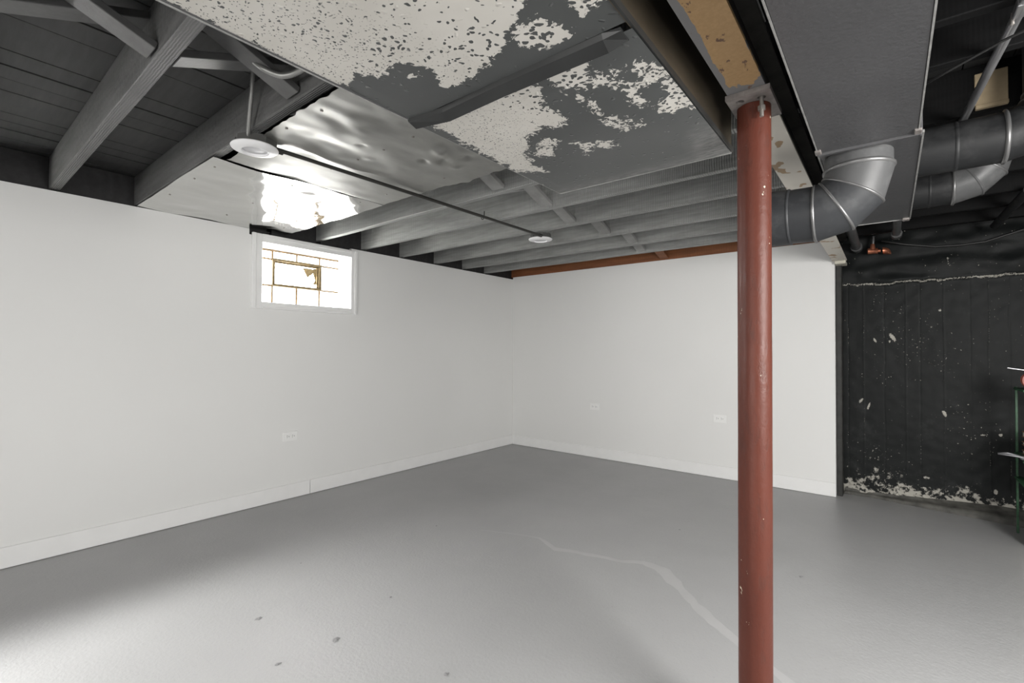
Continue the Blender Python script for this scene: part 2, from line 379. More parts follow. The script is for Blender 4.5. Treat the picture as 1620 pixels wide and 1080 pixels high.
# foundation wall, board-marked, with a rough upper course and a sloping kerb
def foundation():
    bm = NB(); x0, x1, z1 = -4.0, 1.75, 2.32; nx, nz = 420, 190
    xs = np.concatenate([np.linspace(x0, -.42, 20, endpoint=False), np.linspace(-.42, .95, 300), np.linspace(.97, x1, 30)])
    nx = len(xs)-1; zs = np.linspace(0, z1, nz+1)
    ridges = [-.27, -.165, -.03, .105, .19, .33, .475, .575, .68, .84]
    flecks = [(.022, 1.314, .016, .034, .5), (-.091, 1.29, .010, .02, .4), (.004, 1.279, .008, .012, 0), (-.185, .789, .012, .022, -.5), (-.135, .745, .008, .03, -.3), (.328, .726, .012, .024, .3), (.308, 1.518, .01, .01, 0), (.538, .584, .018, .007, 0), (.628, .595, .012, .012, 0), (.60, .18, .012, .02, 0), (.22, .22, .02, .012, 0)]
    vs = []; chips = []
    def crack(x): return 1.757 + .012*mnoise.noise((x*5, 3, 0)) + .010*mnoise.noise((x*17, 8, 0)) - .018*math.exp(-((x+.02)/.05)**2)
    for i in range(nx+1):
        row = []
        for j in range(nz+1):
            x, z = float(xs[i]), float(zs[j]); zc = crack(x)
            up = 1/(1+math.exp(-(z-zc)/.004))
            y = YF - .018*up - .008*mnoise.noise((x*2, z*2, 4)) - .022*up*mnoise.noise((x*5, z*11, 2)) - .002*mnoise.noise((x*16, z*16, 9))
            c = .0
            if z < zc:
                for k, rx in enumerate(ridges):
                    wv = rx + .006*mnoise.noise((z*3, k*7, 0))
                    g = math.exp(-((x-wv)/.004)**2)
                    y -= .0012*g*(1 if k % 2 else -1)
                    c = max(c, g*(.52 if k in (0, 1, 7) else .42)*(.75+.5*mnoise.noise((z*4, k*3, 1))))
            lx = math.exp(-((z-zc)/.011)**2); c = max(c, lx*(.70+.25*mnoise.noise((x*6, 1, 1))))
            for fx, fz, a, b, sh in flecks:
                d = ((x-fx-sh*(fz-z))/a)**2+((z-fz)/b)**2
                c = max(c, .85*math.exp(-(d*.8)**2))
            if z < .3: y -= .02*math.exp(-z/.05)*(.5+mnoise.noise((x*8, z*8, 0)))
            chips.append(c); row.append(bm.verts.new((x, y, z)))
        vs.append(row)
    for i in range(nx):
        for j in range(nz): bm.faces.new((vs[i][j], vs[i+1][j], vs[i+1][j+1], vs[i][j+1]))
    o = put('wall_foundation', bm, MAT['black'], smooth=True); float_attr(o, 'chip', chips); return tag(o, kind='structure')
wall_f = foundation()
bm = NB()
def kerb(s, t):
    x = -.30 + s*2.0; dep = .02+.16*max(0, min(1, (x+.1)/.8)); hgt = .03+.035*min(1, max(0, (x)/.6))
    prof = [(0, hgt+.02), (.25, hgt), (.9, hgt*.75), (1, 0)]
    k = t*3; i = min(2, int(k)); f = k-i; a, b = prof[i], prof[i+1]
    u = a[0]+(b[0]-a[0])*f; z = a[1]+(b[1]-a[1])*f
    return Vector((x, YF-.005-dep*u+.004*mnoise.noise((x*15, t*4, 0)), max(0.0005, z+.004*mnoise.noise((x*20, t*9, 3))*(t < .99))))
grid(bm, 90, 9, kerb); ob = put('kerb', bm, MAT['kerb'], wall_f, smooth=True, origin=(0, 0, 0)); float_attr(ob, 'chip', [0.15]*len(ob.data.vertices))
bm = NB(); box(bm, -.346, -.305, YB+.06, YF-.012, .0, 1.93, .004)  # dark strip added to stand for the shaded recess beside the drywall end
tag(put('recess_strip', bm, MAT['recess_dark']), kind='structure')

# ceiling: subfloor boards, joists, bridging
ceil = empty('ceiling', (0, 0, ZP), kind='structure')
bm = NB(); box(bm, -4.0, XR+.2, YR-.2, YF+.3, ZP+.03, ZP+.08); put('subfloor', bm, MAT['plank_black'], ceil)
x = -4.0
while x < XR:
    w = rnd.choice((.135, .14, .14, .09, .12)); bm = NB(); g = rnd.choice((.003, .004, .008)); dz = rnd.uniform(0, .005)
    box(bm, x, x+w-g, YR, YF, ZP+dz, ZP+.022+dz, .0015); put('plank', bm, MAT['plank'] if x < -.36 else MAT['plank_black'], ceil); x += w
def joist(x0, x1, y, th, mat, z0=ZJ, z1=ZP, seed=0, wob=.004):
    bm = NB(); n = 24
    def sect(i):
        xx = x0+(x1-x0)*i/n; o = wob*mnoise.noise((xx*1.3, seed*5.1, 0)); zz = wob*mnoise.noise((xx*1.7, seed*3.3, 9))
        c = .003
        P = [(y+c, z0+zz), (y+th-c, z0+zz), (y+th, z0+c+zz), (y+th, z1), (y, z1), (y, z0+c+zz)]
        return [bm.verts.new((xx, a+o, b)) for a, b in P]
    R = [sect(i) for i in range(n+1)]
    for a, b in zip(R, R[1:]):
        for k in range(6): bm.faces.new((a[k], a[(k+1) % 6], b[(k+1) % 6], b[k]))
    bm.faces.new(R[0]); bm.faces.new(R[-1][::-1])
    return put('joist', bm, mat, ceil)
JY = [(-1.98, .042), (-1.57, .042), (-1.17, .042), (-.77, .042), (-.365, .042), (.04, .042), (.445, .046), (.842, .044), (1.255, .042), (1.665, .042), (2.076, .042), (2.511, .042), (2.946, .043), (3.398, .042), (3.825, .042), (4.198, .042)]
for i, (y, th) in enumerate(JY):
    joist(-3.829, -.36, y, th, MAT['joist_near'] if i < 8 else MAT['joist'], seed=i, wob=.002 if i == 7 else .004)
for i, y in enumerate((-1.98, -1.57, -1.17, -.77, -.365, .04, .445, .842, 1.255, 1.738, 2.006, 2.511, 2.946, 3.398, 3.825, 4.198, 4.58)):
    joist(-.36, XR, y, .038, MAT['joist_right'], seed=30+i)
bm = NB(); box(bm, .262, .352, 2.504, 2.512, 2.135, 2.262, .002); put('bare_wood_block', bm, MAT['tan'], ceil)
bm = NB(); box(bm, .262, .352, 2.490, 2.512, 2.122, 2.136, .002); put('bare_wood_ledge', bm, MAT['tan'], ceil)
# rim boards over the left wall, bare ledger over the back wall
ys = [YR] + [v for y, th in JY for v in (y, y+th)] + [YB+.2]
for a, b in zip(ys[::2], ys[1::2]):
    bm = NB(); box(bm, -3.83, -3.786, a, b, 2.04, ZP, .002); put('rim_board', bm, MAT['rim'], ceil)
bm = NB(); box(bm, -3.86, -3.829, YR, YB+.2, 2.04, ZP+.03); put('rim_board', bm, MAT['rim'], ceil)
bm = NB(); box(bm, XW-.03, -.36, YB+.006, YB+.045, 2.1185, ZP); put('ledger_board', bm, MAT['bare'], ceil)
# cross bridging, two crossing braces per bay
def brace(p0, p1, mat, w=.085, t=.024):
    bm = NB(); oriented_box(bm, p0, p1, w, t, (0, 0, 1), .002); put('bridging_brace', bm, mat, ceil)
for i in range(4, len(JY)-1):
    y0 = JY[i][0]+JY[i][1]; y1 = JY[i+1][0]; xb = -1.76+.05*math.sin(i*2.1)
    if i in (6, ): xb = -1.70
    bm_ = MAT['brace_lit'] if i > 8 else MAT['brace']
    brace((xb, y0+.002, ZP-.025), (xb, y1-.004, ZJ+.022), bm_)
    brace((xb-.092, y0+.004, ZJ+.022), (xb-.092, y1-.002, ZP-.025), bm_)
yb = JY[-1][0]+.042
brace((-1.78, yb, ZP-.02), (-1.78, YB, ZJ+.03), MAT['bare'])

# trim over the window gap comes with the window; window of glass blocks with a hopper vent
def window(name, o4, detail=True):
    y0, y1, z0, z1 = o4; xg = XW-.212
    w = empty(name, (XW, (y0+y1)/2, z0), kind='structure')
    for part, (a, b, c, d) in dict(casing_left=(y0-.072, y0+.004, z0-.05, z1+.058), casing_right=(y1-.004, y1+.052, z0-.05, z1+.058), casing_top=(y0+.004, y1-.004, z1-.004, z1+.058), casing_bottom=(y0+.004, y1-.004, z0-.05, z0+.004)).items():
        bm = NB(); box(bm, XW, XW+.012, a, b, c, d, .002)
        put('casing', bm, MAT['trim'], w)
        bm = NB()
        if 'left' in part: box(bm, XW+.008, XW+.02, a, a+.03, c, d, .003)
        elif 'right' in part: box(bm, XW+.008, XW+.02, b-.024, b, c, d, .003)
        elif 'top' in part: box(bm, XW+.008, XW+.02, a, b, d-.026, d, .003)
        else: box(bm, XW+.008, XW+.02, a, b, c, c+.022, .003)
        put('casing_bead', bm, MAT['trim'], w)
    cols = [y0-.03, y0+.180, y0+.384, y0+.590, y1+.01]; rows = [z0-.05, z0+.163, z0+.380, z1-.014]
    g = .007
    bm = NB(); box(bm, xg-.07, xg-.034, y0-.06, y1+.06, z0-.1, z1+.1)
    for k, yy in enumerate(cols):
        for za, zb in (((rows[0], rows[1]), (rows[2], rows[3])) if k in (1, 2, 3) else ((rows[0], rows[3]),)): box(bm, xg-.034, xg+.004, yy-g, yy+g, za, zb)
    for k, zz in enumerate(rows):
        for ya, yb in (((cols[0], cols[1]), (cols[3], cols[4])) if k in (1, 2) else ((cols[0], cols[4]),)): box(bm, xg-.034, xg+.0045, ya, yb, zz-g, zz+g)
    put('mortar', bm, MAT['mortar'], w)
    for i in range(4):
        for j in range(3):
            if j == 1 and i in (1, 2): continue
            bm = NB(); box(bm, xg-.033, xg+.0, cols[i]+g, cols[i+1]-g, rows[j]+g, rows[j+1]-g, .003); put('glass_block', bm, MAT['glass'] if detail else MAT['glass_dim'], w)
    # head panel above the blocks
    bm = NB(); box(bm, xg-.03, xg+.002, y0-.03, y1+.02, z1-.012, z1+.03, .002); put('head_board', bm, MAT['trim'], w)
    a, b, c, d = cols[1]-.004, cols[3]+.016, rows[1]-.004, rows[2]+.01
    fr = empty('vent', (xg, (a+b)/2, c), parent=w); fr.location = Vector((xg, (a+b)/2, c))-w.location
    fw = .022
    bm = NB(); box(bm, xg-.02, xg+.016, a, b, d-fw, d, .003); box(bm, xg-.02, xg+.016, a, b, c, c+fw, .003)
    box(bm, xg-.02, xg+.016, a, a+fw, c+fw, d-fw, .003); box(bm, xg-.02, xg+.016, b-fw-.006, b, c+fw, d-fw, .003)
    box(bm, xg-.02, xg+.004, a+fw, b-fw, d-fw-.014, d-fw, .002); box(bm, xg-.018, xg+.006, b-fw-.02, b-fw, c+fw, d-fw, .002)
    put('vent_frame', bm, MAT['brass'], fr)
    bm = NB(); box(bm, xg-.03, xg-.022, a+.01, b-.01, c+.01, d-.01); put('vent_pane', bm, MAT['pane'] if detail else MAT['glass_dim'], fr)
    if detail:
        def rag(pts, x, nm):
            bm = NB(); f = bm.faces.new([bm.verts.new((x+.003*(k % 2), p, q)) for k, (p, q) in enumerate(pts)])
            r = bmesh.ops.extrude_face_region(bm, geom=[f])
            for v in r['geom']:
                if isinstance(v, bmesh.types.BMVert): v.co.x += .0015
            put(nm, bm, MAT['paper'], fr)
        yy, zz = b-fw, d-fw
        rag([(yy-.145, zz-.022), (yy-.055, zz-.018), (yy-.04, zz-.055), (yy-.10, zz-.105)], xg-.012, 'torn_screen')
        rag([(yy-.05, zz-.016), (yy-.012, zz-.016), (yy-.008, zz-.09), (yy-.014, zz-.155), (yy-.052, zz-.16), (yy-.03, zz-.12), (yy-.045, zz-.07)], xg-.012, 'torn_screen')
    return w
window('window_1', W1); window('window_2', W2, False)
# outlets
def outlet(loc, horizontal_along, label):
    t = empty('wall_outlet', loc, label, 'outlet')
    L = Vector(loc); a = Vector((0, 1, 0)) if horizontal_along == 'y' else Vector((1, 0, 0)); n = Vector((1, 0, 0)) if horizontal_along == 'y' else Vector((0, -1, 0))
    def bx(u, v, w, h, d0, d1, mat, nm, par, bev=.001):
        bm = NB(); p = L + a*u + Vector((0, 0, v))
        oriented_box(bm, p + n*d0 - a*w/2, p + n*d0 + a*w/2, h, .001, n)
        bm.free(); bm = NB()
        q0 = p + n*d0 - a*w/2 - Vector((0, 0, h/2)); q1 = p + n*d1 + a*w/2 + Vector((0, 0, h/2))
        box(bm, min(q0.x, q1.x), max(q0.x, q1.x), min(q0.y, q1.y), max(q0.y, q1.y), q0.z, q1.z, bev)
        return put(nm, bm, mat, par)
    bx(0, 0, .118, .074, 0, .006, MAT['socket'], 'cover_plate', t, .002)
    for s in (-1, 1):
        k = bx(s*.021, 0, .030, .030, .005, .0085, MAT['socket'], 'socket', t)
        k2 = []
        for du, dv, w, h in ((-.006, .006, .009, .003), (-.006, -.006, .007, .003), (.008, 0, .005, .005)):
            bm = NB(); p = L + a*(s*.021+du) + Vector((0, 0, dv)); q0 = p + n*.0075 - a*w/2 - Vector((0, 0, h/2)); q1 = p + n*.0088 + a*w/2 + Vector((0, 0, h/2))
            box(bm, min(q0.x, q1.x), max(q0.x, q1.x), min(q0.y, q1.y), max(q0.y, q1.y), q0.z, q1.z)
            o = put('slot', bm, MAT['slot'], k, origin=L); o.location = (0, 0, 0)
    bm = NB(); p = L + n*.006; tube(bm, [p, p+n*.0015], .003, 10); put('screw', bm, MAT['socket'], t)
outlet((XW, 1.857, .496), 'y', 'white outlet cover lying sideways low on the wall under the window')
outlet((-2.573, YB, .565), 'x', 'white outlet cover on the back wall near the room corner')
outlet((-1.25, YB, .558), 'x', 'white outlet cover on the back wall just left of the red post')

# ================================================================ steel beam and post
BX0, BX1, BZ0, BZ1 = -.362, -.264, 1.938, ZJ
bt = empty('steel_beam', (-.313, 1.5, BZ0), 'dark steel beam with a worn tan and cream underside resting on the red post', 'beam')
bm = NB(); nn = 900
def fl(s, t):
    y = YR + t*(4.70-YR); return Vector((BX0 + s*(BX1-BX0), y, BZ0))
V = grid(bm, 12, nn, fl); vals = []
for i in range(13):
    for j in range(nn+1):
        y = YR + j/nn*(4.70-YR); s = i/12
        d = min((y-.90)/.08 if True else 1, (1.40-y)/.05); side = min((s-.18)/.12, (1.02-s)/.1) + .5*mnoise.noise((s*2, y*4, 0))
        w = .5+.5*max(-1, min(1, min(d, side)))
        if y < .85: w = .38
        vals.append(w)
r = bmesh.ops.extrude_face_region(bm, geom=list(bm.faces))
for v in r['geom']:
    if isinstance(v, bmesh.types.BMVert): v.co.z += .009
vals = vals + vals
o = put('bottom_flange', bm, MAT['flange'], bt, origin=(0, 0, 0)); o.location = -bt.location
a = o.data.attributes.new('worn', 'FLOAT', 'POINT')
vv = np.array(vals[:len(o.data.vertices)], dtype=np.float32)
if len(vv) < len(o.data.vertices): vv = np.pad(vv, (0, len(o.data.vertices)-len(vv)))
a.data.foreach_set('value', vv)
bm = NB(); box(bm, -.318, -.308, YR, 4.70, BZ0+.009, BZ1-.009); put('web', bm, MAT['beam'], bt)
bm = NB(); box(bm, BX0, BX1, YR, 4.70, BZ1-.009, BZ1-.001); put('top_flange', bm, MAT['beam'], bt)
bm = NB(); box(bm, -.345, -.27, YB-.05, YB+.11, BZ0-.026, BZ0-.001, .003); put('bearing_shim', bm, MAT['cream'], bt)

pt = empty('support_post', (-.311, 1.54, 0), 'red-brown painted round steel post standing on the grey floor under the beam', 'post')
bm = NB(); cx, cy, R = -.311, 1.54, .0455
rows = 60; n = 40; rings = []
for j in range(rows+1):
    z = .012 + (1.922-.012)*j/rows
    rings.append([bm.verts.new((cx+(R+.0007*mnoise.noise((k, z*9, 1)))*math.cos(2*math.pi*k/n), cy+(R+.0007*mnoise.noise((k, z*7, 2)))*math.sin(2*math.pi*k/n), z)) for k in range(n)])
for A, B in zip(rings, rings[1:]):
    for k in range(n): bm.faces.new((A[k], A[(k+1) % n], B[(k+1) % n], B[k]))
put('shaft', bm, MAT['post'], pt, smooth=True)
bm = NB(); box(bm, cx-.09, cx+.09, cy-.09, cy+.09, .0005, .013, .002); put('base_plate', bm, MAT['plate'], pt)
# cap plate with bolt holes
bm = NB()
px0, px1, py0, py1, pz0, pz1 = -.368, -.252, 1.447, 1.632, 1.923, 1.9375
def plate_with_holes(bm):
    holes = [(-.335, 1.478), (-.280, 1.487), (-.335, 1.603), (-.287, 1.603)]; hr = .011
    cells = []
    import itertools
    top = {}
    n = 16
    ox = [px0, -.31, px1]; oy = [py0, 1.54, py1]
    for z in (pz0, pz1):
        for q, (hx, hy) in enumerate(holes):
            ax0, ax1 = (ox[0], ox[1]) if hx < -.31 else (ox[1], ox[2]); ay0, ay1 = (oy[0], oy[1]) if hy < 1.54 else (oy[1], oy[2])
            inner = []; outer = []
            for k in range(n):
                a = 2*math.pi*k/n+math.pi/4; c, s = math.cos(a), math.sin(a)
                inner.append(bm.verts.new((hx+hr*c, hy+hr*s, z)))
                m_ = max(abs(c), abs(s)); ux, uy = c/m_, s/m_
                outer.append(bm.verts.new(((ax1 if ux > 0 else ax0)*abs(ux)+hx*(1-abs(ux)), (ay1 if uy > 0 else ay0)*abs(uy)+hy*(1-abs(uy)), z)))
            for k in range(n):
                bm.faces.new((inner[k], inner[(k+1) % n], outer[(k+1) % n], outer[k]))
            top[(q, z)] = (inner, outer)
    for q in range(4):
        a, b = top[(q, pz0)][0], top[(q, pz1)][0]
        for k in range(n): bm.faces.new((a[k], a[(k+1) % n], b[(k+1) % n], b[k]))
        a, b = top[(q, pz0)][1], top[(q, pz1)][1]
        for k in range(n): bm.faces.new((a[k], a[(k+1) % n], b[(k+1) % n], b[k]))
plate_with_holes(bm)
put('cap_plate', bm, MAT['plate'], pt)
bo = empty('bolt', (0, 0, 0), parent=pt); bo.location = Vector((-.280, 1.487, 1.92))-pt.location
bm = NB(); tube(bm, [(-.280, 1.487, 1.936), (-.280, 1.487, 1.868)], .0055, 12); put('bolt_shank', bm, MAT['bolt'], bo)
bm = NB(); tube(bm, [(-.280, 1.487, 1.898), (-.280, 1.487, 1.886)], .0105, 6); put('nut', bm, MAT['bolt'], bo)

# ================================================================ big left duct with peeling paint
DX0, DX1, DZ, DY = -1.068, -.402, 1.855, 1.655
F = [[(-1.059, 0.280), (-1.08, 0.1), (-1.08, -1.2), (-.45, -1.2), (-0.453, 0.647), (-0.532, 0.695), (-0.608, 0.735), (-0.657, 0.773), (-0.706, 0.792), (-0.808, 0.825), (-0.866, 0.808), (-0.836, 0.753), (-0.838, 0.697), (-0.878, 0.657), (-0.953, 0.677), (-0.990, 0.635), (-1.048, 0.644), (-1.079, 0.619), (-1.072, 0.536), (-1.060, 0.433), (-1.065, 0.318)],
     [(-0.599, 0.755), (-0.570, 0.749), (-0.526, 0.775), (-0.512, 0.835), (-0.576, 0.829), (-0.616, 0.792)], [(-0.467, 0.736), (-0.413, 0.779), (-0.440, 0.792), (-0.470, 0.795), (-0.473, 0.773)], [(-0.895, 0.716), (-0.871, 0.728), (-0.902, 0.727)]]
G = [[(-0.952, 0.858), (-0.799, 0.868), (-0.731, 0.885), (-0.678, 0.944), (-0.723, 1.012), (-0.703, 1.123), (-0.751, 1.142), (-0.796, 1.078), (-0.801, 1.123), (-0.864, 1.151), (-0.956, 1.260), (-0.984, 1.400), (-1.055, 1.361), (-1.056, 1.149), (-1.030, 0.954), (-1.037, 0.871)],
     [(-0.640, 0.936), (-0.589, 0.893), (-0.545, 0.890), (-0.519, 0.907), (-0.542, 0.961), (-0.499, 1.050), (-0.538, 1.047), (-0.614, 0.988)], [(-0.464, 1.006), (-0.440, 1.004), (-0.419, 1.026), (-0.459, 1.055), (-0.470, 1.030)], [(-0.471, 1.082), (-0.413, 1.049), (-0.409, 1.065), (-0.463, 1.102)],
     [(-0.483, 1.225), (-0.448, 1.172), (-0.414, 1.123), (-0.395, 1.166), (-0.398, 1.251), (-0.460, 1.268)], [(-0.508, 1.096), (-0.495, 1.099), (-0.490, 1.147), (-0.509, 1.171), (-0.516, 1.150)], [(-0.907, 1.265), (-0.848, 1.203), (-0.812, 1.192), (-0.834, 1.260), (-0.883, 1.297)],
     [(-0.759, 1.272), (-0.755, 1.299), (-0.736, 1.314), (-0.777, 1.379)], [(-0.698, 1.309), (-0.671, 1.324), (-0.687, 1.357), (-0.707, 1.336)], [(-0.405, 1.245), (-0.384, 1.238), (-0.398, 1.274)]]
H = [[(-0.631, 1.007), (-0.602, 1.014), (-0.579, 1.047), (-0.584, 1.113), (-0.542, 1.196), (-0.496, 1.215), (-0.531, 1.309), (-0.621, 1.304), (-0.643, 1.207), (-0.650, 1.094)]]
def signed(poly, P):
    """signed distance (inside positive) of points P to a polygon"""
    poly = np.array(poly); d = np.full(len(P), 1e9); ins = np.zeros(len(P), bool)
    for a, b in zip(poly, np.roll(poly, -1, 0)):
        ab = b-a; t = np.clip(((P-a)@ab)/(ab@ab+1e-12), 0, 1); d = np.minimum(d, np.hypot(*(P-a-t[:, None]*ab).T))
        c = ((a[1] > P[:, 1]) != (b[1] > P[:, 1])) & (P[:, 0] < (b[0]-a[0])*(P[:, 1]-a[1])/(b[1]-a[1]+1e-12)+a[0]); ins ^= c
    return np.where(ins, d, -d)
dt = empty('sheet_metal_duct', (-.735, .9, DZ), 'wide flat sheet metal duct with dark paint peeling off cream, left of the beam', 'duct')
def duct_panel(y0, y1, z, polys, sparse, nm, gain):
    bm = NB(); nx, ny = 130, max(20, int((y1-y0)/.0055)); 
    ny = min(ny, 330)
    def fn(s, t):
        xx = DX0+s*(DX1-DX0); yy = y0+t*(y1-y0)
        edge = min(1, min(s, 1-s)*12)*min(1, min(t, 1-t)*8)
        return Vector((xx, yy, z + edge*(.007*mnoise.noise((xx*3, yy*3, 2)) - .004*math.sin(s*math.pi))))
    grid(bm, nx, ny, fn); P = np.array([v.co[:2] for v in bm.verts])
    pe = np.zeros(len(P))
    for poly in polys: pe = np.maximum(pe, .5+gain*np.clip(signed(poly, P)/.034+.12, -1, 1))
    for poly in sparse: pe = np.maximum(pe, .47*np.clip(.5+signed(poly, P)/.04, 0, 1))
    sm = np.clip(1-(DY-P[:, 1])/.07+.0, 0, 1)*.8 + np.clip(1-((DX1-P[:, 0])/.13)**2-((DY-P[:, 1])/.30)**2, 0, 1)
    sp = np.clip((-.78-P[:, 0])/.2+.35, 0, 1)
    o = put(nm, bm, MAT['peel'], dt, smooth=True, origin=(0, 0, 0)); o.location = -dt.location
    float_attr(o, 'peel', pe); float_attr(o, 'smear', np.clip(sm, 0, 1)); float_attr(o, 'speck', sp)
    return o
duct_panel(-.6, .868, DZ, F, [], 'bottom_panel', .42)
duct_panel(.888, DY, DZ-.004, G, H, 'bottom_panel', .24)
bm = NB(); box(bm, DX0, DX1, YR+.4, -.6, DZ, DZ+.004); put('rear_panel', bm, MAT['duct'], dt)
# folded cleat across the seam, hanging below the panels
bm = NB()
prof = [(.866, DZ+.001), (.872, DZ-.010), (.900, DZ-.024), (.906, DZ-.020), (.906, DZ-.002)]
xs = [DX0-.002, DX0+.12, -.75, DX1-.06, DX1-.02]; ring = []
for i, xx in enumerate(xs):
    off = (-.012, .006, 0, .004, .010)[i]; k = (.7, 1, 1, 1, .35)[i]
    ring.append([bm.verts.new((xx, y+off, DZ+(z-DZ)*k)) for y, z in prof])
for A, B in zip(ring, ring[1:]):
    for k in range(len(prof)-1): bm.faces.new((A[k], A[k+1], B[k+1], B[k]))
bm.faces.new(ring[0]); bm.faces.new(ring[-1][::-1])
put('seam_cleat', bm, MAT['cleat'], dt)
bm = NB(); box(bm, DX1-.004, DX1, YR+.4, DY, DZ-.002, ZJ-.003); put('right_side', bm, MAT['side'], dt)
bm = NB(); box(bm, DX0, DX0+.004, YR+.4, DY, DZ-.002, ZJ-.003); put('left_side', bm, MAT['duct'], dt)
bm = NB(); box(bm, DX0+.004, DX1-.004, DY-.004, DY, DZ, ZJ-.003); put('end_cap', bm, MAT['side'], dt)
bm = NB(); oriented_box(bm, (DX1+.001, YR+.5, DZ+.006), (DX1+.001, DY, DZ+.006), .006, .016); put('side_seam', bm, MAT['cleat'], dt)
bm = NB(); oriented_box(bm, (DX0-.003, YR+.5, DZ+.000), (DX0-.003, DY, DZ+.000), .005, .006); put('edge_fold', bm, MAT['seam'], dt)
bm = NB(); oriented_box(bm, (DX0, DY+.001, DZ-.003), (DX1, DY+.001, DZ-.003), .005, .006); put('edge_fold', bm, MAT['seam'], dt)

# ================================================================ right duct, with its round branches
EX0, EX1, EZ = -.183, .073, 1.87
et = empty('sheet_metal_duct', (-.05, 1.5, EZ), 'narrow dark grey sheet metal trunk duct right of the beam, elbow pipe under it', 'duct')
bm = NB(); box(bm, EX0, EX1, YR+.4, 1.905, EZ, ZJ-.004, .002); put('near_section', bm, MAT['duct'], et)
bm = NB(); box(bm, EX0-.003, EX1+.012, 1.905, 3.13, EZ+.006, ZJ-.004, .002); put('far_section', bm, MAT['duct'], et)
bm = NB(); box(bm, EX0-.004, EX1+.006, 1.893, 1.912, EZ-.008, EZ+.004, .002); box(bm, EX1+.001, EX1+.010, 1.893, 1.912, EZ-.008, ZJ-.02, .002); put('slip_joint', bm, MAT['duct'], et)
for x, nm in ((EX0-.002, 0), (EX1+.002, 1)):
    bm = NB(); oriented_box(bm, (x, YR+.5, EZ+.003), (x, 1.893, EZ+.003), .004, .008); put('edge_fold', bm, MAT['seam'], et)
for x in (EX0-.005, EX1+.014):
    bm = NB(); oriented_box(bm, (x, 1.912, EZ+.008), (x, 3.13, EZ+.008), .005, .008); put('edge_fold', bm, MAT['seam'], et)
bm = NB(); oriented_box(bm, (EX0-.004, 3.132, EZ+.008), (EX1+.014, 3.132, EZ+.008), .005, .010); put('edge_fold', bm, MAT['seam'], et)
for x in (EX0+.012, EX1-.002):
    bm = NB(); box(bm, x-.014, x+.014, 3.10, 3.138, EZ-.004, EZ+.008, .003); put('corner_tab', bm, MAT['plate'], et)
for x in (EX0, EX1): 
    bm = NB(); box(bm, x-.009, x+.009, 1.86, 1.90, EZ-.006, EZ+.002, .002); put('corner_tab', bm, MAT['plate'], et)

def bead(bm, c, nrm, r, w=.008, h=.006, n=32):
    c = Vector(c); d = Vector(nrm).normalized()
    tube(bm, [c-d*w, c-d*w*.4, c+d*w*.4, c+d*w], [r, r+h, r+h, r], n, False, [d]*4)
def arc_pts(c, r, e0, e1, a0, a1, k):
    """points and tangents on an arc in the plane e0, e1 about c"""
    c, e0, e1 = Vector(c), Vector(e0), Vector(e1); P = []
    for i in range(k+1):
        a = math.radians(a0+(a1-a0)*i/k); P.append((c+e0*r*math.cos(a)+e1*r*math.sin(a), -e0*math.sin(a)+e1*math.cos(a)))
    return P
# elbow hanging under the right duct, running left below the beam
RP = .1
e = empty('round_duct_elbow', (-.08, 2.015, EZ), 'grey round duct elbow hanging under the narrow duct and passing beneath the beam', 'duct pipe')
bm = NB(); tube(bm, [(-.08, 2.015, EZ+.0055), (-.08, 2.015, EZ-.048)], RP-.003, 40, False); put('collar', bm, MAT['pipe_pale'], e, True)
bm = NB(); bead(bm, (-.08, 2.015, EZ-.042), (0, 0, 1), RP-.002); put('bead', bm, MAT['ring'], e, True)
A = arc_pts((-.205, 2.015, EZ-.05), .125, (1, 0, 0), (0, 0, -1), 0, 90, 3)
for k in range(3):
    bm = NB(); tube(bm, [A[k][0], A[k+1][0]], RP, 40, False, [A[k][1], A[k+1][1]])
    put('elbow_gore', bm, MAT['pipe_pale'] if k < 1 else MAT['pipe'], e, True)
    bm = NB(); bead(bm, A[k+1][0], A[k+1][1], RP-.001, .005, .004, 40); put('bead', bm, MAT['ring'] if k else MAT['ring'], e, True)
zc = A[3][0].z
bm = NB(); tube(bm, [(-.205, 2.015, zc), (-.285, 2.015, zc+.002)], RP-.002, 40, False); put('pipe_length', bm, MAT['pipe'], e, True)
bm = NB(); bead(bm, (-.285, 2.015, zc+.002), (1, 0, 0), RP-.002, .006, .004, 40); put('bead', bm, MAT['pipe'], e, True)
bm = NB(); R_ = tube(bm, [(-.285, 2.015, zc+.002), (-.35, 2.015, zc+.004), (-.43, 2.015, zc+.006)], [RP+.001, RP+.003, RP-.004], 40, False)
for k, v in enumerate(R_[2]): v.co.x += .035*mnoise.noise((k*.6, 3, 0)); 
for k, v in enumerate(R_[1]): v.co += Vector((0, 0, .006*mnoise.noise((k*.9, 5, 0))))
put('pipe_length', bm, MAT['pipe'], e, True)
bm = NB(); tube(bm, [(-.43, 2.015, zc+.006), (-.432, 2.015, zc+.006)], [RP-.012, RP-.012], 40, True); put('end_plug', bm, MAT['cleat'], e)

